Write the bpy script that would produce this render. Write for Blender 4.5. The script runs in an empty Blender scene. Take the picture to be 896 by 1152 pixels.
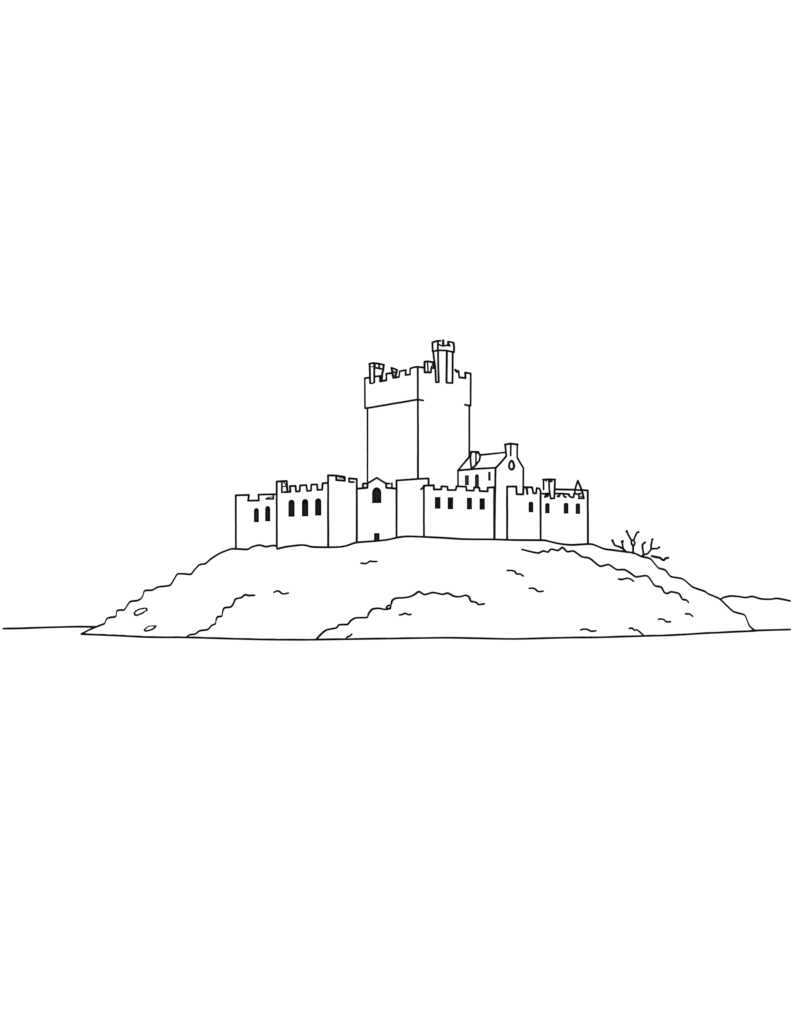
import bpy, math, random
from mathutils import Vector
random.seed(7)
scene = bpy.context.scene
COL = scene.collection

# ------------------------------------------------------------------ survey
# Eye 3.9 m above the ground, castle about 200 m away, long lens, level view.
F, CX, HZ, EYE = 1480.0, 448.0, 684.0, 3.9
def P(x, y, Y):                      # surveyed bearing / elevation at distance Y
    return Vector(((x - CX) / F * Y, Y, EYE + (HZ - y) / F * Y))
def ground_dist(y): return EYE * F / (y - HZ)
def proj(v): return (CX + v.x / v.y * F, HZ - (v.z - EYE) / v.y * F)
def ray_plane(x, y, A, B):           # vertical plane through A and B
    d = Vector(((x - CX) / F, 1.0, (HZ - y) / F))
    n = Vector((-(B.y - A.y), B.x - A.x, 0))
    t = (A.x * n.x + A.y * n.y) / (d.x * n.x + d.y * n.y)
    return Vector((d.x * t, t, EYE + d.z * t))
LW = 1.27                            # half width of an ink line, in survey units

# --------------------------------------------------------------- materials
def material(name, c1, c2, scale, rough=1.0):
    m = bpy.data.materials.new(name); m.use_nodes = True
    nt = m.node_tree; b = nt.nodes['Principled BSDF']
    b.inputs['Roughness'].default_value = rough
    b.inputs['Specular IOR Level'].default_value = 0.0
    tc = nt.nodes.new('ShaderNodeTexCoord'); nz = nt.nodes.new('ShaderNodeTexNoise')
    nz.inputs['Scale'].default_value = scale; nz.inputs['Detail'].default_value = 3
    rp = nt.nodes.new('ShaderNodeValToRGB')
    rp.color_ramp.elements[0].color = (*c1, 1); rp.color_ramp.elements[1].color = (*c2, 1)
    rp.color_ramp.elements[0].position = .35; rp.color_ramp.elements[1].position = .65
    nt.links.new(tc.outputs['Object'], nz.inputs['Vector'])
    nt.links.new(nz.outputs['Fac'], rp.inputs['Fac'])
    nt.links.new(rp.outputs['Color'], b.inputs['Base Color'])
    return m
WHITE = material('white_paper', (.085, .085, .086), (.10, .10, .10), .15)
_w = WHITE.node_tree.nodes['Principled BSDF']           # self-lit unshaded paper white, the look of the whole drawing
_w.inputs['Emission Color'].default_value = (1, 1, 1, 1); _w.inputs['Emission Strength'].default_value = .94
INK = material('black_ink', (.004, .004, .004), (.010, .010, .010), 1.2)
GREY = material('grey_ink', (.025, .025, .026), (.045, .045, .045), 1.5)
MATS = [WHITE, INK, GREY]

# ------------------------------------------------------------ mesh builder
class MB:
    def __init__(s): s.v, s.f, s.m, s.sm = [], [], [], []
    def face(s, pts, m=0):
        i = len(s.v); s.v += [tuple(p) for p in pts]; s.f.append(list(range(i, i + len(pts)))); s.m.append(m); s.sm.append(False)
    def prism(s, front, vec, m=0, taper=None):
        back = [p + vec for p in front]; n = len(front); i = len(s.v)
        s.v += [tuple(p) for p in front] + [tuple(p) for p in back]
        fs = [list(range(i, i + n)), list(range(i + 2 * n - 1, i + n - 1, -1))]
        fs += [[i + k, i + n + k, i + n + (k + 1) % n, i + (k + 1) % n] for k in range(n)]
        s.f += fs; s.m += [m] * len(fs); s.sm += [False] * len(fs)
    def hull(s, bottom, top, m=0):
        n = len(bottom); i = len(s.v)
        s.v += [tuple(p) for p in bottom] + [tuple(p) for p in top]
        fs = [list(range(i + n - 1, i - 1, -1)), list(range(i + n, i + 2 * n))]
        fs += [[i + k, i + (k + 1) % n, i + n + (k + 1) % n, i + n + k] for k in range(n)]
        s.f += fs; s.m += [m] * len(fs); s.sm += [False] * len(fs)
    def grid(s, rows, m=0, smooth=True):
        i = len(s.v); w = len(rows[0])
        for r in rows: s.v += [tuple(p) for p in r]
        for a in range(len(rows) - 1):
            for b in range(w - 1):
                s.f.append([i + a * w + b, i + a * w + b + 1, i + (a + 1) * w + b + 1, i + (a + 1) * w + b]); s.m.append(m); s.sm.append(smooth)
    def _run(s, pts, rad, m, n=8):
        t = [(pts[min(i + 1, len(pts) - 1)] - pts[max(i - 1, 0)]).normalized() for i in range(len(pts))]
        rings = []
        for a, k in ((-.95, .3), (-.7, .72)): rings.append((pts[0] + t[0] * rad[0] * a, t[0], rad[0] * k))
        rings += list(zip(pts, t, rad))
        for a, k in ((.7, .72), (.95, .3)): rings.append((pts[-1] + t[-1] * rad[-1] * a, t[-1], rad[-1] * k))
        up = Vector((0, 1, 0)) if abs(t[0].y) < .9 else Vector((0, 0, 1))
        u = (up - t[0] * up.dot(t[0])).normalized(); i0 = len(s.v)
        for c, tt, r in rings:
            u = (u - tt * u.dot(tt)).normalized(); w = tt.cross(u)
            for k in range(n):
                a = 2 * math.pi * k / n
                s.v.append(tuple(c + u * math.cos(a) * r + w * math.sin(a) * r))
        for j in range(len(rings) - 1):
            for k in range(n):
                s.f.append([i0 + j * n + k, i0 + j * n + (k + 1) % n, i0 + (j + 1) * n + (k + 1) % n, i0 + (j + 1) * n + k]); s.m.append(m); s.sm.append(True)
        e = i0 + (len(rings) - 1) * n
        s.f += [list(range(i0 + n - 1, i0 - 1, -1)), list(range(e, e + n))]; s.m += [m, m]; s.sm += [True, True]
    def ink(s, pts, w=1.0, m=1, smooth=False, wob=.10, lift=0.0):
        """a hand-drawn ink stroke: a round bead that follows real 3-D points"""
        pts = [Vector(p) for p in pts]
        if smooth: pts = catmull(pts)
        else:
            q = [pts[0]]
            for a, b in zip(pts, pts[1:]):
                k = max(1, int((b - a).length / 1.3))
                for j in range(1, k + 1):
                    p = a.lerp(b, j / k)
                    if j < k: p = p + Vector((random.uniform(-1, 1), 0, random.uniform(-1, 1))) * wob * .1
                    q.append(p)
            pts = q
        ph = random.uniform(0, 9)
        rad = [LW * w * p.y / F * (1 + .05 * math.sin(ph + i * .35)) for i, p in enumerate(pts)]
        if lift: pts = [p + Vector((0, 0, r * lift)) for p, r in zip(pts, rad)]
        a = 0
        for i in range(1, len(pts)):
            last = i == len(pts) - 1
            corner = not last and (pts[i] - pts[i - 1]).angle(pts[i + 1] - pts[i], 0) > .6
            if last or corner:
                s._run(pts[a:i + 1], rad[a:i + 1], m); a = i
    def build(s, name, parent=None):
        me = bpy.data.meshes.new(name); me.from_pydata(s.v, [], s.f); me.update()
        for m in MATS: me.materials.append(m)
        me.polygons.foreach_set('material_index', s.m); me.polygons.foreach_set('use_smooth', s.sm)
        o = bpy.data.objects.new(name, me); COL.objects.link(o)
        if parent:
            o.parent = parent; o.matrix_parent_inverse = parent.matrix_basis.inverted()
        return o

def catmull(p, k=5, tau=.72):
    q = [p[0] * 2 - p[1]] + list(p) + [p[-1] * 2 - p[-2]]; out = []
    for i in range(1, len(q) - 2):
        a, b, c, d = q[i - 1:i + 3]
        for j in range(k):
            t = j / k
            m0, m1 = (c - a) * .5 * tau, (d - b) * .5 * tau
            out.append(b * (2 * t ** 3 - 3 * t * t + 1) + m0 * (t ** 3 - 2 * t * t + t) + c * (3 * t * t - 2 * t ** 3) + m1 * (t ** 3 - t * t))
    out.append(p[-1]); return out
def interp(tab, x):
    if x <= tab[0][0]: return tab[0][1]
    for (a, u), (b, v) in zip(tab, tab[1:]):
        if x <= b: return u + (v - u) * (x - a) / (b - a) if b > a else v
    return tab[-1][1]
def tag(o, label=None, cat=None, group=None, kind=None):
    if label: o['label'] = label
    if cat: o['category'] = cat
    if group: o['group'] = group
    if kind: o['kind'] = kind
    return o
def empty(name, label, cat, loc, group=None):
    o = bpy.data.objects.new(name, None); COL.objects.link(o); o.location = loc; o.empty_display_size = .5
    return tag(o, label, cat, group)
def PL(pts, Y): return [P(x, y, Y) for x, y in pts]

# ------------------------------------------------------------------- terrain
CREST = [(92.0,713.9),(100,709.6),(109.1,705.8),(113.6,704.0),(118.1,702),(120.7,696.6),(124.5,695.4),(129.2,694.8),(131.4,692.8),(132.1,687.8),(136,687.1),(139.8,686.9),(142.6,683.5),(146.7,677.7),(154.3,676.5),(158.7,674.3),(161.5,670.3),(163.3,665.3),
 (171.4,664.6),(178.4,661),(191.5,659.2),(196.5,652.2),(200.1,646.5),(206.5,646.3),(215,646.8),(218.6,642.7),(224.6,636.1),(231.6,634.7),(237.7,629.5),(247.7,623.1),(259.8,618.4),
 (267,618.3),(278.4,618.8),(283.9,615.9),
 (291.7,613.9),(299.5,615.8),(306.6,614.5),(310.4,614.9),(311.6,618.1),(322.2,615.9),(337.8,613.9),(344,614.2),(351.9,616.1),(369.5,616.4),(383.2,615.9),(391.3,614.3),(401.4,611.1),(422.5,609.4),
 (436.6,607.8),(446.7,605.6),(453.8,604.5),(461.6,604.1),(477.2,604.7),(500,605.9),(521.6,607.2),(556,607.5),(579,608.3),(610,608.5),(614.7,608.9),(628.8,612.2),(642.8,613.8),(661.6,612.8),
 (667.8,613.3),(680,618.2),(689.7,619.6),(700.7,621),(713,622.7),(721.6,626.6),(731.4,629.1),(736.3,634.5),(741.2,639.7),(748.6,642.1),(754.7,649.2),(768.2,651.9),(779.3,661),(792.8,665.9),
 (796.4,668.4),(805,672.1),(810.4,675),(824.7,688.3),(837,692),(839.4,695.9),(843.1,704.7),(849.7,710.2)]
FOOT = [(92.1,713.8),(133.9,715.5),(167.4,717.2),(211,717.5),(255,718.8),(300,719.9),(340,720.2),(390,719.5),(450,718.6),(500,717.9),(540,718.6),(581,719.2),(640,717.7),(670,717.5),(724,715.9),(755.9,715),(792.8,712.8),(849.7,710.2)]
YC = [(92,193.7),(150,197),(230,199),(665,199),(730,203),(800,213),(850,EYE*F/26.2)]
cr = catmull([Vector((x, 0, y)) for x, y in CREST], 5)
cols, lastx = [], -1e9
for c in cr:
    if c.x > lastx + .05: cols.append((c.x, c.z)); lastx = c.x
ft = catmull([Vector((x, 0, y)) for x, y in FOOT], 8)
foot_tab = sorted((c.x, c.z) for c in ft)
DY = .45
def crest_pt(x, y): return P(x, y + DY, interp(YC, x))
def foot_pt(x):
    y = interp(foot_tab, x) + .8; return P(x, y, ground_dist(y))
def slope(C, Q, v):
    z = Q.z + (C.z - Q.z) * (1 - .62 * v - .38 * v * v)
    return Vector((C.x + (Q.x - C.x) * v, C.y + (Q.y - C.y) * v, z))
def crest_y(x): return interp(cols, x)
def surf(x, y):                       # point of the hillside at that bearing and elevation
    C, Q = crest_pt(x, crest_y(x)), foot_pt(x); lo, hi = 0.0, 1.0
    for _ in range(40):
        mid = (lo + hi) / 2
        if proj(slope(C, Q, mid))[1] < y: lo = mid
        else: hi = mid
    return slope(C, Q, lo)
hb = MB()
rows = []
VS = [0, .02, .05, .1, .17, .25, .34, .44, .54, .64, .74, .83, .91, .97, 1.0]
BACK = [(78, None), (70, .35), (60, .72), (48, .93), (34, .97), (20, .985), (8, .995), (3, .999)]
for d, k in BACK:
    r = []
    for x, y in cols:
        C = crest_pt(x, y); s = max(.12, min(1, C.z / 8)); Yb = C.y + d * s
        r.append(Vector((C.x * Yb / C.y, Yb, -.2 if k is None else max(C.z, 0) * k)))
    rows.append(r)
for v in VS:
    rows.append([slope(crest_pt(x, y), foot_pt(x), v) for x, y in cols])
rows.append([foot_pt(x) + Vector((0, .3, -.4)) for x, y in cols])
hb.grid(rows)
hb.ink([crest_pt(x, y) for x, y in cols], lift=.75, w=1.08)
hb.ink([foot_pt(x) - Vector((0, .12, 0)) for x, y in cols], lift=.7, wob=.0, w=1.12)
tag(hb.build('hill'), 'broad low grassy hill with a scalloped outline carrying the castle', None, None, 'structure')

# open ground, with the far shoreline to the left and the ground line to the right of the hill
gb = MB()
gb.grid([[Vector((x, y, 0)) for x in (-4000, -1500, -500, -100, 0, 100, 500, 1500, 4000)] for y in (-300, 0, 100, 200, 300, 600, 1500, 5000)], smooth=False)
def gline(pts): return [P(x, y + .55, ground_dist(y + .55)) for x, y in pts]
gb.ink(gline([(4,707.9),(25,707.6),(42,706.9),(60.3,706.3),(85,705.8),(107,706),(122,706.1)]), lift=.75, smooth=True, w=1.1)
gb.ink(gline([(846,710.3),(860,709.8),(875,709.3),(889.3,708.9)]), lift=.75, smooth=True, w=1.1)
tag(gb.build('ground'), 'flat white open ground with a thin line at its far edge', None, None, 'structure')

# far hill on the right
FAR = [(740,690),(775,682),(800,677),(810.4,675),(814.9,672.8),(822.2,671.3),(830.8,671.7),(839.4,672.9),(846.8,671.8),(856.6,674.5),(867.6,674.8),(873.8,673.9),(881,675),(889.2,676.7),(905,679),(940,685),(990,695),(1030,705)]
fb = MB(); fc = catmull([P(x, y + DY, 255) for x, y in FAR], 5)
fr = []
for d, k in ((45, -.05), (30, .5), (14, .9), (0, 1)):
    fr.append([Vector((c.x * (255 + d) / 255, 255 + d, c.z * k)) for c in fc])
for v in (.2, .4, .6, .8, 1.0):
    fr.append([Vector((c.x * (255 - v * 22) / 255, 255 - v * 22, c.z * (1 - v ** 1.3) - .1 * v)) for c in fc])
fb.grid(fr)
i0 = 3 * 5; i1 = 13 * 5
fb.ink(fc[i0:i1 + 1], lift=.75, w=1.05)
tag(fb.build('distant_hill'), 'low distant hill behind the right end of the castle hill', None, None, 'structure')

# hummocks on the slope: swellings of the hillside with a scalloped upper edge
M1 = [(210.5,717.4),(213.5,714.9),(220.1,713.9),(225.1,710.4),(234.1,708.9),(238.6,704.2),(243,702.2),(243.8,697.2),(245.2,694.7),(250.2,693.6),(251.1,688.1),(252.7,684.6),(260.2,683.4),(263.3,679.1),(265.1,674.6),(271.8,672.9),(275.8,669.8),(280.3,670.7),(286.4,670.3)]
M2 = [(356.5,719.5),(361.8,713.8),(367.9,709.2),(378.6,707),(381.7,703.6),(391.3,703.1),(394.6,699.2),(400.2,695.8),(413.4,695.2),(414.9,690.9),(419.2,686),(426,685),(433.7,686.2),(440.2,684.5),(441.1,677),(445.5,673.7),(455,673),(462.2,671.6),(467,669.2),(471.6,666.3),(477.9,669.6),
 (487.3,667.2),(498,669.3),(504,668),(510.7,671.3),(517.4,672),(524.1,670.3),(528.1,672.3),(529.8,677),(535.9,678.3),(538.8,680.8),(544.9,680)]
M3 = [(587.8,618.8),(596,621),(605.7,622.9),(611.3,620.6),(616.8,621.7),(620.2,618.4),(628,620),(633.1,616.6),(638.5,621.3),(645.8,620.6),(654.8,626.9),(663.7,628.9),(674.9,637.6),(684.9,635.8),(693.8,641.4),(702.8,641.6),(709.5,645.6),(715.7,649.6),(728.4,648.5),(736.3,659.2),(744.1,661.3),
 (747.4,667.1),(751.4,668.2),(755.2,666.4),(764.2,668.6),(767.5,674.6),(772.4,675.8),(774.6,678.2)]
MOUNDS = []
def mound(top, tail, low, label):
    b = MB(); line = catmull([Vector((x, 0, y)) for x, y in top], 4)
    edge = [(c.x, c.z) for c in line]; full = edge + tail
    cut = []; lx = -1e9
    for x, y in full:
        if x > lx + .05: cut.append((x, y)); lx = x
    x0, x1 = cut[0][0], cut[-1][0]; rws = []; MOUNDS.append((cut, low))
    for j in range(9):
        t = j / 8; r = []
        for x, y in cut:
            u = (x - x0) / (x1 - x0); yb = max(low(x), y + .2); yy = y + (yb - y) * t
            S = surf(x, yy + DY); bul = 2.2 * math.sin(math.pi * u) ** .7 * math.sin(math.pi * t) ** .8 + .05
            Y = S.y - bul
            r.append(Vector((S.x * Y / S.y, Y, EYE + (S.z - EYE) * Y / S.y)))
        rws.append(r)
    b.grid(rws)
    b.ink([surf(x, y + DY) - Vector((0, .05, 0)) for x, y in edge], lift=.75, w=1.05)
    return b, tag(b.build('mound'), label, None, None, 'structure')
def on_ground(x, y):                  # a point of the hillside or of the hummock standing on it
    S = surf(x, y)
    for cut, low in MOUNDS:
        if cut[0][0] < x < cut[-1][0]:
            top = interp(cut, x); t = (y - DY - top) / max(.2, low(x) - top); u = (x - cut[0][0]) / (cut[-1][0] - cut[0][0])
            if 0 < t < 1:
                Y = S.y - (2.2 * math.sin(math.pi * u) ** .7 * math.sin(math.pi * t) ** .8 + .12)
                S = Vector((S.x * Y / S.y, Y, EYE + (S.z - EYE) * Y / S.y))
    return S
fl = lambda x: interp(foot_tab, x) - 1.7
mound(M1, [(300,673),(315,680),(330,690),(345,703),(355,715)], fl, 'scalloped hummock at the lower left of the castle hill')
# the middle hummock carries the little loop in its outline
b2 = MB()
mound(M2, [(552,684),(562,692),(575,703),(586,715)], fl, 'largest scalloped hummock, at the middle of the hill foot')
mound(M3, [], lambda x: interp([(587.5,618.9),(640,640),(700,668),(750,684),(774.6,679.2)], x), 'long scalloped bank running down the right of the hill')
loop = MB()
loop.ink([surf(437.6 + 2.5 * math.cos(a), 683.9 + 1.9 * math.sin(a) - .7 * math.cos(a)) for a in [i * math.pi / 8 for i in range(17)]], lift=.7)
tag(loop.build('pebble'), 'tiny round pebble on the scalloped edge of the middle hummock', 'pebble')

# ------------------------------------------------------------------- castle
ZB = 10.5
def down(p): return Vector((p.x, p.y, ZB))
def wall_block(top, Y, depth):        # solid block: traced top edge, straight down into the hill
    return PL(top, Y) + [down(P(top[-1][0], top[-1][1], Y)), down(P(top[0][0], top[0][1], Y))]
def section(name, label, cat, Y, top, sl, sr, depth=4.5, left=None, right=None, strokes=(), thick=1.1, edge_top=None):
    """a stretch of castle: wall body below the split line, battlement above it"""
    x0, x1 = top[0][0], top[-1][0]
    root = empty(name, label, cat, down(P((x0 + x1) / 2, 610, Y)))
    w = MB(); w.prism(wall_block([(x0, sl), (x1, sr)], Y, depth), Vector((0, depth, 0)))
    if left is not None: w.ink(PL([(x0, sl), (x0 + .1, left)], Y))
    if right is not None: w.ink(PL([(x1, sr), (x1, right)], Y))
    w.build('wall', root)
    bt = MB(); bt.prism(PL(top + [(x1, sr), (x0, sl)], Y), Vector((0, thick, 0)))
    if left is not None: bt.ink(PL([(x0, sl), top[0]], Y))
    if right is not None: bt.ink(PL([(x1, sr), top[-1]], Y))
    for st in (edge_top if edge_top is not None else [top]): bt.ink(PL(st, Y))
    for st in strokes: bt.ink(PL(st[0], Y - .05), w=st[1] if len(st) > 1 else 1)
    bt.build('battlement', root)
    return root
def opening(root, name, x0, x1, y0, y1, Y, arch=0.0, streaks=(), m=1):
    """dark window or door opening, with an arched head where arch > 0"""
    b = MB(); pts = [(x0, y1), (x1, y1)]
    if arch:
        cx, hw = (x0 + x1) / 2, (x1 - x0) / 2
        for i in range(9):
            a = math.pi * i / 8
            pts.append((cx + hw * math.cos(a), y0 + arch - arch * math.sin(a)))
    else: pts += [(x1, y0), (x0, y0)]
    b.prism(PL(pts, Y - .08), Vector((0, .3, 0)), m)
    if m == 1: b.ink(PL(pts + [pts[0]], Y - .06), w=.42, wob=.02)
    for sx, ya, yb in streaks:
        b.prism(PL([(sx - .32, yb), (sx + .32, yb), (sx + .32, ya), (sx - .32, ya)], Y - .20), Vector((0, .1, 0)), 2)
    return b.build(name, root)

# A: low wall at the far left
YA = 205.5
rA = section('castle_wall', 'low wall with two arched windows at the far left of the castle', 'castle wall', YA,
    [(265.4,557.2),(280.2,556.8),(279.3,563.3),(291.4,563.0),(290.9,556.5),(311,556.0)], 563.5, 563.3, left=622, edge_top=[[(265.4,557.2),(280.2,556.8),(279.3,563.3),(291.4,563.0),(290.9,556.5),(309.8,556.0)]],
    strokes=[([(299.6,561.2),(307.6,561.2),(307.7,557)], .85), ([(300.6,559.8),(306,558.9)], .4)])
opening(rA, 'window', 286.3, 290.9, 571.9, 587.1, YA, 2.6, [(288.6, 575, 585)])
opening(rA, 'window', 298.9, 303.7, 569.6, 586.0, YA, 2.8, [(301.0, 575, 584)])

# B: taller hall with three arched windows
YB = 203
topB = [(311.5,541.7),(322.7,541.1),(323.6,553.4),(326.8,553.2),(326.4,546.9),(332.7,546.6),(333.2,553.0),(337.3,552.7),(337.8,546.1),(344.8,545.7),(345.7,552.3),(350.1,551.9),(350.4,545.1),(357,545),(357.2,551.1),(362.6,550.9),(363.2,543.6),(370.5,543.2)]
rB = section('castle_hall', 'battlemented hall with three tall arched windows in a row', 'castle hall', YB, topB, 554, 552, left=622, edge_top=[topB[:-1] + [(369.5,543.2)]],
    strokes=[([(317.2,541.6),(317.3,554.1)], .9), ([(319.7,553.7),(324,553.4)],), ([(317.3,547.6),(321.5,547.0)], .6), ([(319.2,542.6),(321.6,545.2),(322.6,550)], .6)])
for x0, x1, y0, y1 in ((325.1,331.1,562.5,580.8),(340.3,346.5,561.8,580.4),(355.1,361.2,560.9,579.5)):
    opening(rB, 'window', x0, x1, y0, y1, YB, 3.0, [((x0 + x1) / 2 + .3, y0 + 5, y1 - 2)])

# C: plain projecting tower
YCt = 201
topC = [(369.3,534.7),(378.1,535.0),(387.9,536.5),(388.1,540.9),(392.9,541.6),(392.8,538.1),(401.6,538.9)]
rC = section('wall_tower', 'plain windowless tower between the three-window hall and the gatehouse', 'tower', YCt, topC, 541.5, 543.5, left=622, right=618,
    edge_top=[topC[:3], topC[5:]], strokes=[([(378.5,536),(378.5,540.0),(388,540.8),(388.2,537)],), ([(392.8,538.3),(393.0,542.2),(398.3,542.3)], .9), ([(381,537.6),(387,538.2)], .4)])

# D: gatehouse with gable
YD = 204.5
topD = [(400.8,549.7),(408.6,549.2),(408.5,544.0),(413.4,543.8),(414.1,543.6),(424.1,537.5),(433.7,543.5),(434.4,544),(434.8,548.8),(441.2,549),(447,549.4)]
rD = section('gatehouse', 'gabled gatehouse with one arched window above a small dark door', 'gatehouse', YD, topD, 551.5, 551.5,
    edge_top=[[(402.4,549.7),(413.4,548.8)], [(414.1,543.6),(424.1,537.5),(433.7,543.5),(438.6,544.2)], [(434.6,544),(434.8,548.7),(444.9,549.6)]],
    strokes=[([(408.7,549),(408.3,545),(409.4,543.9),(412.6,544.0),(413.8,545.5),(413.5,548.6)],), ([(441.1,543.6),(441.2,549)], .95), ([(408.9,547.9),(412.8,548)], .5)])
opening(rD, 'window', 419.3, 428.7, 548.5, 565.5, YD, 5.6, [(421.8, 553, 564), (426.2, 553, 564), (424, 551, 564)])
opening(rD, 'door', 421.5, 426.7, 600.2, 614, YD, 0, [(424, 602, 608)])

# E: tower with flat sloping top, right of the gatehouse
YE = 203
topE = [(446.3,540.5),(470.3,538.8),(482.4,538.2)]
rE = section('wall_tower', 'flat-topped plain tower just right of the gatehouse', 'tower', YE, topE, 543, 541, left=618, depth=3.5, thick=3.0,
    edge_top=[topE], strokes=[([(482.4,538.4),(482.4,546.2)],)])

# F: long wall with four square windows
YF = 201.5
topF = [(477.1,546.4),(488.3,545.9),(488.4,550.6),(496.6,550.6),(496.9,547.1),(503.6,547.5),(504,551.3),(513,551.3),(513.8,547.1),(524.7,547.5),(525,551.7),(533.3,552),(533.8,548.1),(539.5,548.6),(540,552.4),(548.9,552.8),(548.9,548.6),(556.4,548.1)]
rF = section('castle_wall', 'long battlemented wall with four rectangular windows below the house', 'castle wall', YF, topF, 551.8, 553.4, depth=3.4, left=617, right=618,
    strokes=[([(473.9,550.4),(477,547.6),(479.4,546)],)])
for x0, x1, y0, y1 in ((490,495.3,559.6,571.8),(504.4,509.6,559.9,572.4),(526,530.8,560.4,572.6),(540.2,545.3,561,572.9)):
    opening(rF, 'window', x0, x1, y0, y1, YF)

# H: small tower right of the house
YH = 202
topH = [(570.8,547.4),(581.1,547.3),(581.6,555.9),(588.8,556.2),(589.2,548.2),(593.2,548.1),(599,548.2),(600.3,554.8),(603.4,555.1),(604.2,549),(607.3,549.7),(608.5,552.5)]
rH = section('wall_tower', 'battlemented tower with a single narrow window right of the house', 'tower', YH, topH, 556.8, 556.5, depth=3.4, left=618, right=618,
    strokes=[([(593.0,549),(593.6,555.6)], 1.15), ([(591.5,548.6),(592.4,551)], .6)])
opening(rH, 'window', 595.5, 599.8, 564.7, 575.8, YH, 1.6)

# I: range at the far right, roof line above a small battlement
YI = 203.5
topI = [(607.6,555.6),(612,555.2),(613.5,557.8),(616,557.8),(617,555.3),(624,555.2),(627.5,555.4),(628.2,558.4),(630,558.4),(630.6,555.6),(634,555.8),(635.6,559),(637.6,559),(638,556),(640.8,556.2),(642,559.8),(645.8,559.8),(646.4,555.6),(651.4,556.2),(652,560.4),(656.8,560.4),(661.6,560.4)]
rI = empty('castle_range', 'far right castle range with three windows, a chimney and a pointed pinnacle', 'castle range', down(P(635, 610, YI)))
w = MB(); w.prism(wall_block([(607.6, 561), (661.6, 561)], YI, 4.5), Vector((0, 4.5, 0)))
w.ink(PL([(661.6, 561), (661.8, 618)], YI)); w.build('wall', rI)
w = MB(); w.prism(PL(topI + [(661.6, 561), (607.6, 561)], YI), Vector((0, .8, 0)))
YS = YI - .62
for st, k in (([(610.8,555.3),(613,555.6),(616.8,555.2)], 1.1), ([(613.4,559),(615.2,558.2),(617,556.8)], 1.2), ([(614,557),(616.5,558.6)], 1.0), ([(623.9,555.2),(633,555.3),(640.7,556)], 1.05), ([(627.8,558.2),(629.2,558.4),(630,556.6)], 1.2),
              ([(634.2,556.6),(635.2,558.6),(637,559.2),(635.4,558.9)], 1.15), ([(639.6,556.2),(641.6,558.6),(643.6,559.6),(645.6,559.4),(646.2,555.4)], 1.1), ([(646.6,555.3),(650,555.9),(653.4,555.2)], 1.05), ([(651.5,556.2),(651.7,560.2)], .9)):
    w.ink(PL(st, YS), w=k * .9)
w.build('battlement', rI)
w = MB(); Yr = YI + 1.2
w.prism(PL([(608.6,550.4),(625.4,550.5),(661.6,551.7),(661.6,562),(608.6,562)], Yr), Vector((0, 3.2, 0)))
w.ink(PL([(625.0,550.5),(647,550.9),(661.5,551.7)], Yr)); w.ink(PL([(661.6,551.7),(661.6,561)], Yr)); w.build('roof', rI)
w = MB(); Yc = YI - .5                 # two-faced chimney stack
fr_ = [(611.8,Yc + .5),(618.1,Yc),(624.7,Yc + .35)]
def stack(b, cols_, ytop, ybot, depth):
    bot = [P(x, yb, Y) for (x, Y), yb in zip(cols_, ybot)]; top = [P(x, yt, Y) for (x, Y), yt in zip(cols_, ytop)]
    zt = sum(p.z for p in top) / len(top)
    bk = Vector((0, depth, 0))
    b.hull([*bot, bot[-1] + bk, bot[0] + bk], [*top, top[-1] + bk, top[0] + bk])
stack(w, fr_, (539.7, 539.6, 539.5), (561, 561, 560.8), 1.6)
for st, k in (([(611.2,539.6),(618,539.3),(624.8,539.4)], 1.1), ([(611.8,540),(611.9,550.6)], 1.0), ([(618,540),(618.2,550),(619.3,558),(620,560.8)], 1.0), ([(624.7,540),(624.3,550),(623.9,560.4)], 1.05), ([(620,560.9),(623.7,560.7)], 1.1),
              ([(614.2,541),(615.4,541.5)], .6), ([(619.6,541.4),(620.4,542),(621.4,541.4)], .8)):
    w.ink(PL(st, Yc - .02), w=k * .9)
w.build('chimney', rI)
w = MB(); cxs = P(652, 560.6, YI + .1); ap = P(650.4, 540.8, YI + .3)      # pinnacle
hw = 4.9 / F * YI
base = [cxs + Vector((hw * math.cos(a), .35 * math.sin(a), 0)) for a in [2 * math.pi * k / 10 for k in range(10)]]
for k in range(10): w.face([base[k], base[(k + 1) % 10], ap])
w.face(base[::-1])
for st, k in (([(650.3,540.8),(648.6,546),(647.3,550.9),(646.9,555.4)], 1.0), ([(650.4,540.8),(652.5,545.5),(654.9,551.6),(656.2,556),(657,560.5)], 1.15), ([(651.4,560.6),(657.3,560.6)], 1.0), ([(646.9,551),(655,551.6)], 1.0), ([(653,558.2),(655.6,558.6)], .6)):
    w.ink(PL(st, YI - .4), w=k * .9)
w.build('pinnacle', rI)
for x0, x1, y0, y1 in ((614.1,618.2,566.4,577),(635,639.3,566.1,577.3),(648.4,652.5,566.6,577.7)):
    opening(rI, 'window', x0, x1, y0, y1, YI, 1.2, [((x0 + x1) / 2, y0 + 3, y1 - 2)])

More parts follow.
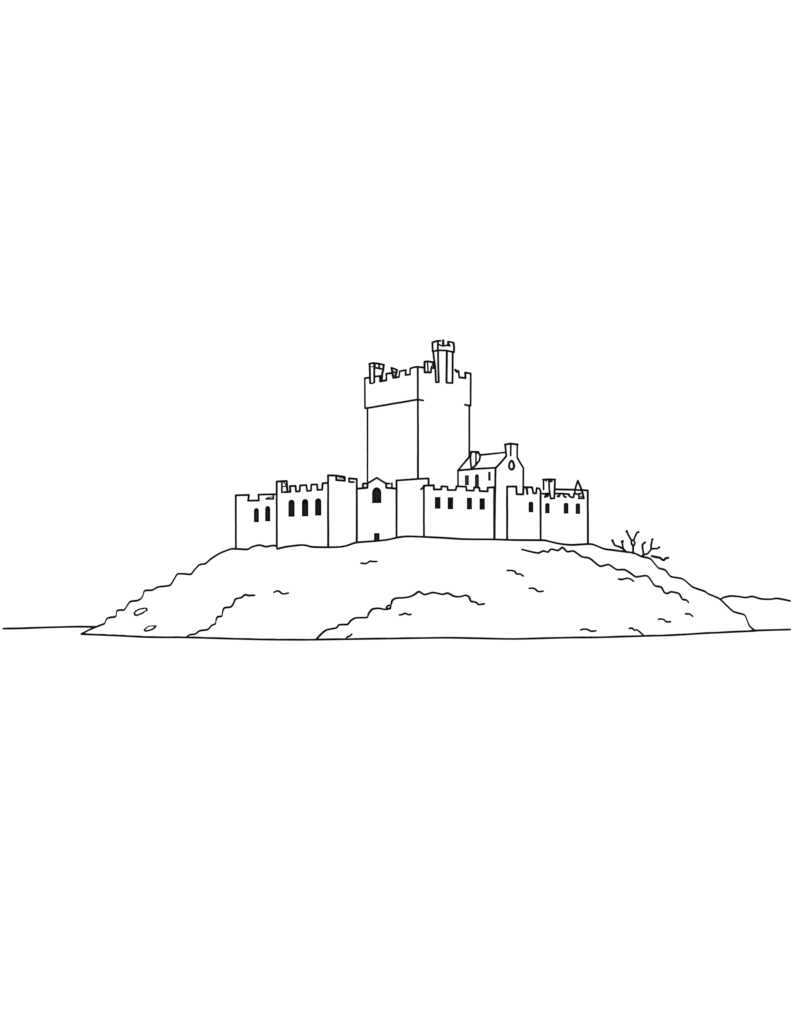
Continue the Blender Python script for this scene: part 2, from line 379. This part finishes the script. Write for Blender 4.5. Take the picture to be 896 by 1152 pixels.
# ------------------------------------------------------------------ house
rh = empty('stone_house', 'gabled house with chimneys and a small oval window, behind the long wall', 'house', down(P(557, 610, 206)))
hC = P(557.8, 526.2, 206); hL = P(515.7, 529.2, 210); hR = P(589.1, 526.7, 206.8); hBk = hL + hR - hC
ridge_r = P(575.2, 507.5, 206.4); lv = Vector((hL.x - hC.x, hL.y - hC.y, 0)); ridge_l = ridge_r + lv; ridge_l.z = ridge_r.z
def on(x, y, A, B, pull=.06):
    p = ray_plane(x, y, A, B); t = (p.y - pull) / p.y
    return Vector((p.x * t, p.y - pull, EYE + (p.z - EYE) * t))
b = MB(); b.hull([down(hC), down(hR), down(hBk), down(hL)], [hC, hR, hBk, hL])
b.prism([hC + Vector((.02, 0, 0)), hR, ridge_r], lv * .05)
for s_ in ([(557.8,526.5),(557.2,560),(556.6,617)], [(515.6,529.4),(515.7,556)], [(589.1,527),(588.8,556)]):
    A, B = (hL, hC) if s_[0][0] < 530 else (hC, hR)
    b.ink([ray_plane(x, y, A, B) for x, y in s_])
b.build('wall', rh)
b = MB()                                # pitched roof
b.face([hL, hC, ridge_r, ridge_l]); b.face([hR, hBk, ridge_l, ridge_r]); b.face([hL, ridge_l, hBk]); b.face([hL, hBk, hR, hC])
b.ink([hL, hL.lerp(hC, .42) + Vector((0, 0, .05)), hC])
b.ink([ray_plane(x, y, hC, hR) for x, y in ((558.3,526.1),(563.5,520.6),(569.5,513.6))])
b.ink([ray_plane(x, y, hC, hR) for x, y in ((582.2,515),(585.5,520.5),(589.2,526.8))])
b.ink([hL + (ridge_l - hL) * -.02, hL.lerp(P(528.2,513.9,210.3), .5), P(528.2,513.9,210.3)])
rA_, rB_ = P(540.2,511.8,209.3), P(568.4,509.1,206.9)
b.ink([rA_, rB_]); b.build('roof', rh)
b = MB(); Yg = 206.0                    # chimney on the gable
stack(b, [(568.9,Yg + .3),(575.2,Yg),(582.4,Yg + .3)], (500, 499.2, 500), (514, 514.5, 515), 1.3)
for st, k in (([(568.3,500.1),(574.5,499),(582.6,500)], 1.2), ([(568.6,500),(569.2,506),(569.9,513.2)], 1.05), ([(582.4,500),(582.1,508),(582.3,515)], 1.0), ([(575,500),(574.8,512.6)], .95)):
    b.ink(PL(st, Yg - .03), w=k * .9)
b.build('chimney', rh)
b = MB(); Yd = 207.6                    # tapering chimney on the front slope
ff = [(530.5,508.2),(534.8,508.2),(538.6,508.5),(540.6,512.9),(539.6,518.2),(535.6,523.2),(531.8,526.4),(530.4,525.6),(529.7,514)]
b.prism(PL(ff, Yd), Vector((0, 1.4, 0)))
for st, k in (([(530.4,508.3),(534,508.3),(538.6,508.5)], 1.2), ([(530.6,508.4),(530.1,511),(529.5,514),(529.8,520),(530.6,526.4)], 1.05), ([(535.7,509),(535.8,516),(535.6,523)], .95), ([(538.4,508.8),(540.6,512.8),(539.6,518),(535.6,523.2),(531.6,526.8)], 1.05), ([(536.2,510),(538,509.6)], .8)):
    b.ink(PL(st, Yd - .03), w=k * .9)
b.build('chimney', rh)
def house_window(x0, x1, y0, y1, arch, m, streaks=()):
    b = MB(); pts = [(x0, y1), (x1, y1)]
    if arch:
        cx, hw = (x0 + x1) / 2, (x1 - x0) / 2
        pts += [(cx + hw * math.cos(math.pi * i / 8), y0 + arch - arch * math.sin(math.pi * i / 8)) for i in range(9)]
    else: pts += [(x1, y0), (x0, y0)]
    b.prism([on(x, y, hL, hC, .10) for x, y in pts], Vector((0, .3, 0)), 1)
    for sx, ya, yb, hwid in streaks:
        b.prism([on(x, y, hL, hC, .3) for x, y in ((sx - hwid, yb), (sx + hwid, yb), (sx + hwid, ya), (sx - hwid, ya))], Vector((0, .15, 0)), 2)
    b.build('window', rh)
house_window(523.3, 527.8, 534.7, 545.8, 0, 1, [(525.6, 536.4, 544, .6)])
house_window(534.6, 539.1, 533.4, 550, 2.4, 1, [(536.9, 536.2, 548, .5)])
house_window(549.5, 552.3, 530.6, 540.6, .8, 1)
b = MB()
oval = [(575.8 + 2.75 * math.cos(a) * (1 + .22 * math.sin(a)), 523.3 + 4.9 * math.sin(a)) for a in [2 * math.pi * k / 16 for k in range(17)]]
b.prism([on(x, y, hC, hR, .05) for x, y in oval[:-1]], Vector((0, .2, 0)), 0)
b.ink([on(x, y, hC, hR, .08) for x, y in oval], w=1.15, wob=.02)
b.build('oval_window', rh)

# ------------------------------------------------------------------- keep
rk = empty('castle_keep', 'tall square keep with a battlemented parapet and turrets, towering over the castle', 'keep', down(P(470, 610, 215)))
kC = P(470.2, 412.8, 215); kL = P(410.8, 425, 224.8); kR = P(529.7, 420.1, 220.5)
wC = P(470.4, 449, 215.35); wL = P(413.9, 459, 224.9); wR = P(528.1, 456, 220.7)
def lvl(p, z): return Vector((p.x, p.y, z))
wB = wL + wR - wC; kB = kL + kR - kC
zp = wC.z
b = MB(); b.hull([down(wC), down(wR), down(wB), down(wL)], [lvl(wC, zp), lvl(wR, zp), lvl(wB, zp), lvl(wL, zp)])
b.ink([lvl(wC, zp), P(470.5, 500, wC.y), lvl(wC, 20)]); b.ink([lvl(wL, zp), lvl(wL, 20)]); b.ink([lvl(wR, zp), lvl(wR, 20)])
b.build('wall', rk)
b = MB()
KL = [(410.8,425.4),(415.8,424.7),(427.6,423.4),(427.9,429),(435.3,427.6),(434.9,420.4),(441.3,419.5),(442.7,425),(449.4,423.9),(450.1,417.6),(456.8,416.1),(456.4,421.9),(461.9,421.1),(461.9,414.5),(465.4,413.2),(470.2,412.6)]
KR = [(470.2,412.6),(477.5,413.5),(490,414),(502,415),(512.4,416.5),(516,417.2),(516.8,424.5),(524,425.2),(523.6,419.1),(529.7,420.1)]
ctr = (wL + wR) / 2; 
inL = Vector((kR.x - kC.x, kR.y - kC.y, 0)).normalized() * .9; inR = Vector((kL.x - kC.x, kL.y - kC.y, 0)).normalized() * .9
b.prism([ray_plane(x, y, kL, kC) for x, y in KL + [(470.2,449.4),(411.1,459.1)]], inL)
b.prism([ray_plane(x, y, kC, kR) for x, y in KR + [(529.6,456.4),(470.2,449.4)]], inR)
zt = kC.z - 1.6; zs = zp + .01
for A, B, inn in ((kL, kB, inR * -1), (kR, kB, inL * -1)):
    b.prism([lvl(A, zs + .305), lvl(B, zs + .305), lvl(B, zt), lvl(A, zt)], inn)
b.hull([lvl(p, zs) for p in (kC, kR, kB, kL)], [lvl(p, zs + .3) for p in (kC, kR, kB, kL)])   # floor slab of the parapet walk
on_l = lambda pts: [ray_plane(x, y, kL, kC) for x, y in pts]; on_r = lambda pts: [ray_plane(x, y, kC, kR) for x, y in pts]
b.ink(on_l([(410.8,425.4),(411.1,459.1)])); b.ink(on_l([(411.1,459.1),(413.6,459.0),(470.2,449.4)]))
b.ink(on_l([(470.2,412.6),(470.3,449.4)])); b.ink(on_r([(470.3,449.4),(476.4,450.4)]))
b.ink(on_r([(529.7,420.1),(529.6,456.3),(527,456),(523.2,455.3)]))
b.ink(on_l([(410.8,425.4),(415.8,424.7)])); b.ink(on_l(KL[3:]), w=1.02)
b.ink(on_r([(470.2,412.6),(477.5,413.5)])); b.ink(on_r([(485.6,413.9),(490,414)])); b.ink(on_r([(512.4,416.5),(513.6,418.2),(516,417.2),(516.8,424.5),(524,425.2),(523.6,419.1),(529.7,420.1)])); b.ink(on_r([(512.6,416.2),(513.8,418)]), w=1.3)
b.build('parapet', rk)
# corner turret, left
b = MB()
stack(b, [(416.0,223.3),(421.2,222.3),(431.2,220.3)], (409, 408.6, 410.4), (431, 431, 424), 2.2)
for st, k in (([(415.6,409.2),(419.6,408.3),(426,409),(432,410.4)], 1.15), ([(416,409.2),(416.4,420),(416.6,431)], 1.1), ([(421.3,409),(421.3,430)], 1.1), ([(416.8,431.2),(419,431.2),(421.5,430)], .9), ([(422,413.6),(426,414.2),(429.4,414.9)], 1.05), ([(426.8,409.6),(426.7,414)], 1.1),
              ([(432,410.4),(431.4,416),(430.3,420),(429.8,426.8)], 1.15), ([(421.6,423.6),(425,423.2),(428.8,422.8)], 1.1), ([(427.5,423.6),(428,428.8),(429.4,428.2)], 1.0), ([(418,412.6),(420.4,412.2)], .6), ([(422,409.4),(422.2,413.2)], .9)):
    b.ink(PL(st, 219.9), w=k * .9)
b.build('turret', rk)
# small bartizan on the left battlement
b = MB(); Ys = 218.6
b.prism(PL([(440.6,413.8),(446.8,416),(446.4,422),(445,424.6),(442.6,424.8)], Ys), Vector((0, 1.5, 0)))
for st, k in (([(440.5,413.8),(441.8,419.5),(443,425)], 1.2), ([(440.7,413.7),(444,414.9),(447.1,416.2)], 1.15), ([(446.8,416.2),(446.2,419),(445.2,422.5)], 1.2), ([(443.2,417.8),(444.6,419.6),(446,420.8)], .8), ([(443,424.8),(446.4,424.7)], 1.15)):
    b.ink(PL(st, Ys - .03), w=k * .9)
b.build('turret', rk)
# small square turret beside the stair turret
b = MB(); Yq = 214.9
b.prism(PL([(477.8,406.7),(485.6,407),(488.6,409),(488.6,413.9),(485.4,414),(485.2,418.9),(477.8,418.6)], Yq), Vector((0, 1.8, 0)))
for st, k in (([(477.8,406.9),(482,406.4),(487.4,407.6)], 1.15), ([(478,406.9),(477.8,412),(478,418.6)], 1.2), ([(478,418.8),(485,418.9)], 1.15), ([(485.1,418.8),(485.4,414)], 1.0), ([(481.3,408.6),(481.6,413),(481.8,417.8)], .85), ([(485.5,413.9),(490,413.9)], 1.1), ([(485.6,412.8),(487.2,410)], .8), ([(487.4,407.6),(488.6,411),(489,413.5)], 1.4)):
    b.ink(PL(st, Yq - .03), w=k * .9)
b.build('turret', rk)
# tall stair turret
b = MB(); Yt = 215.6
stack(b, [(487.6,Yt + .7),(493.2,Yt),(503,Yt + .1),(509.6,Yt + .9)], (394, 394, 394, 395), (429.9, 429.9, 430.4, 430.5), 3.0)
for st, k in (([(487.6,395),(488.4,403),(489.4,409),(490.2,418),(490.7,429.8)], 1.05), ([(493.1,394),(493.3,412),(493.9,429.8)], 1.05), ([(490.8,430),(493.9,429.9)], 1.0), ([(503,394.3),(502.8,412),(502.6,430.3)], 1.15), ([(509.6,396),(509.5,412),(509.3,430.7)], 1.1), ([(502.6,430.5),(509.3,430.9)], 1.0)):
    b.ink(PL(st, Yt - .03), w=k * .9)
tt = b.build('turret', rk)
b = MB()
front = [(493,383.4),(495.6,383.3),(496.2,388.6),(498.3,389),(498.5,382.8),(499.4,382.8),(499.5,389),(503.9,389.1),(504.3,384.2),(510.8,385.4),(511,396.0),(502,394.3),(493,394)]
b.prism(PL(front, Yt - .3), Vector((0, 1.0, 0)))
b.prism(PL([(486.6,385.2),(493,383.4),(493,394),(487,395.4)], Yt - .15), Vector((0, 3.4, 0)))
b.prism(PL([(493,389.5),(510.6,389.5),(511,396),(493,394.2)], Yt + .75), Vector((0, 2.6, 0)))
for st, k in (([(486.5,385.3),(489.6,384.1),(492.8,383.4),(495.8,383.3)], 1.1), ([(486.7,385.2),(487,395.4)], 1.15), ([(492.9,383.6),(492.9,394.2)], 1.05), ([(487,395.3),(492.9,394),(502,394.2),(511,396.1)], 1.1), ([(498.8,382.9),(498.9,388.8)], 1.3), ([(494.8,387.6),(496.6,388.7),(499,389)], .9), ([(499,389.1),(503,388.4),(506.4,389)], .95), ([(504,388.6),(504.3,384.2),(507,384.6),(510.7,385.5)], 1.05), ([(505,386),(506.6,388.6)], .7), ([(510.6,385.5),(511.2,391),(511,396)], 1.15)):
    b.ink(PL(st, Yt - .34), w=k * .9)
cap = b.build('battlement', tt)

# ------------------------------------------------------- rocks, tufts, shrubs
def rock(px, label):
    b = MB(); c = [surf(x, y + .3) for x, y in px]; mid = sum(c, Vector()) / len(c)
    dome = mid + Vector((0, -.25, .22))
    inner = [p.lerp(dome, .55) + Vector((0, -.06, .08)) for p in c]; n = len(c)
    for k in range(n):
        b.face([c[k], c[(k + 1) % n], inner[(k + 1) % n], inner[k]]); b.face([inner[k], inner[(k + 1) % n], dome])
    b.ink(c + [c[0]], lift=.7, wob=.0, w=.95)
    return tag(b.build('rock'), label, 'rock', 'rocks on the left slope')
rock([(151.3,690.6),(152.8,688.2),(157.4,686.0),(161.5,685.2),(165,685.1),(165.3,687.2),(162.4,689.2),(158.6,691.2),(154.3,692.9),(151.9,692.4)], 'upper and larger of two flat white rocks on the left slope')
rock([(162.6,709.6),(164.8,707.2),(167.6,705.5),(171,705.2),(175.4,704.9),(173.8,706.9),(171.6,708.6),(168.3,709.7),(164.6,710.7)], 'lower and smaller of two flat white rocks on the left slope')
TUFTS = [
 ([(406.4,634.2),(409,634.6),(411.6,634.7),(414.2,633.4),(416.5,632.1),(420,632.5),(424,632.3)], 'single small grass mark high on the slope below the gatehouse'),
 ([(571,642.5),(575.4,642.4),(579.4,643.4),(581.5,646.4),(585.6,646.4),(589,648.6)], 'stepped grass mark on the slope below the small right tower'),
 ([(595.8,662.6),(599,662.3),(602,663.1),(605.2,665.9),(608,666.2),(611.2,665.7)], 'small wavy grass mark midway down the slope right of centre'),
 ([(449.6,692.3),(452.5,692.1),(455.5,690.7),(458,691.4),(460,692.2),(462.5,691.9)], 'small grass mark inside the middle hummock'),
 ([(389.6,718.2),(391.6,716.8),(393.4,716.4),(395.8,714.3)], 'short slanted grass blade at the hill foot below the middle hummock'),
 ([(308.4,667),(311.6,665.6),(314.4,666),(317,668.2),(320,668.8),(324.4,667.9)], 'small wavy grass mark right of the left hummock'),
 ([(696.3,652.1),(700,652.6),(705.6,651.2),(709.6,652),(713,654.5)], 'curved grass mark under the long right bank'),
 ([(741.4,697.4),(744,696.9),(747.2,697.8),(750.2,700.3),(754.6,700.1)], 'wavy grass mark low on the right slope, the higher stroke being further right'),
 ([(771.6,691.4),(776,691.5),(779.6,694)], 'shortest grass mark, furthest right on the slope'),
 ([(653.7,709.3),(657,708.4),(661,708.8),(665.5,710.9),(670.8,710.3)], 'flat wavy grass mark just above the hill foot right of centre'),
 ([(708.3,707.8),(711.6,707.4),(713.6,709.6),(716.8,709.2),(720,711.6),(722.4,713.8),(724.2,715.6)], 'longest grass mark, running down to the hill foot on the right'),
]
for pts, lab in TUFTS:
    b = MB(); q = [on_ground(x, min(y + .3, interp(foot_tab, x) - .1)) for x, y in pts]
    b.ink(q, smooth=True, lift=.75, w=.95)
    tag(b.build('grass_tuft'), lab, 'grass', 'grass marks on the hillside')
def shrub(name, label, x, stems, Yoff, grp='bare shrubs on the crest'):
    Y = interp(YC, x); r = empty(name, label, 'shrub', P(x, crest_y(x), Y), grp)
    for i, (pts, knob) in enumerate(stems):
        b = MB(); n = len(pts)
        q = [P(px_, py_, Y - .25 + (.5 * (i % 2) - .25) * k / max(1, n - 1)) for k, (px_, py_) in enumerate(pts)]
        b.ink(q, smooth=True, w=1.0 - .06 * (i > 0), wob=.03)
        if knob:
            e = q[-1]; b.ink([e + Vector((-.02, 0, -.03)), e + Vector((.05, 0, .02))], w=knob * .95)
        b.build('branch', r)
    return r
z2 = lambda pts: [(680 + x / 9.955, 590 + y / 9.955) for x, y in pts]
shrub('bare_shrub', 'leftmost leafless shrub with two low branches on the hill crest', 704, [(z2([(250,310),(215,275),(170,250),(122,235),(105,205),(92,178)]), 1.12), (z2([(215,278),(208,240),(203,192)]), 1.55)], 0)
shrub('bare_shrub', 'middle and tallest leafless shrub, forked like a letter Y, on the hill crest', 712.5, [(z2([(326,325),(325,285),(325,245)]), 0), (z2([(325,245),(308,215),(305,180)]), 0), (z2([(303,175),(278,128),(252,76)]), 1.15), (z2([(325,245),(345,213),(333,182),(312,174)]), 0), (z2([(330,182),(352,125),(365,98),(382,86)]), 1.12)], 0)
shrub('bare_shrub', 'right-hand leafless shrub leaning right with three twigs on the hill crest', 722.5, [(z2([(425,362),(440,325),(432,270),(430,228),(455,203)]), 1.12), (z2([(425,355),(455,335),(490,325),(525,280)]), 0), (z2([(525,280),(528,225),(540,168)]), 1.1), (z2([(525,275),(560,271),(600,270),(614,256)]), 1.12)], 0)
b = MB(); Y = interp(YC, 738) - .2
b.ink(PL(z2([(535,355),(580,365),(625,374),(648,392),(668,400),(690,380),(718,374)]), Y), smooth=True, w=1.15)
tag(b.build('fallen_twig'), 'loose crooked twig lying beside the right-hand bare shrub', 'twig')

# --------------------------------------------------------- light and camera
world = bpy.data.worlds.new('World'); scene.world = world; world.use_nodes = True
bg = world.node_tree.nodes['Background']                # evenly bright white overcast
bg.inputs['Color'].default_value = (1, 1, 1, 1); bg.inputs['Strength'].default_value = 1.04
sl = bpy.data.lights.new('sun', 'SUN'); sl.energy = .25; sl.angle = math.radians(30); sl.color = (1, .99, .97)
so = bpy.data.objects.new('sun', sl); COL.objects.link(so); so.rotation_euler = (math.radians(50), 0, math.radians(-15)); so.location = (0, 100, 120)
cam = bpy.data.cameras.new('camera'); co = bpy.data.objects.new('camera', cam); COL.objects.link(co)
co.location = (0, 0, EYE); co.rotation_euler = (math.radians(90), 0, 0)
cam.sensor_fit = 'HORIZONTAL'; cam.sensor_width = 36; cam.lens = 36 * F / 896; cam.shift_y = (HZ - 576) / 896
cam.clip_start = .5; cam.clip_end = 20000
scene.camera = co
scene.view_settings.view_transform = 'Standard'; scene.view_settings.look = 'None'; scene.view_settings.exposure = 0
scene.cycles.filter_width = 1.4; scene.cycles.use_denoising = False; scene.cycles.use_adaptive_sampling = False
scene.cycles.max_bounces = 12; scene.cycles.diffuse_bounces = 8
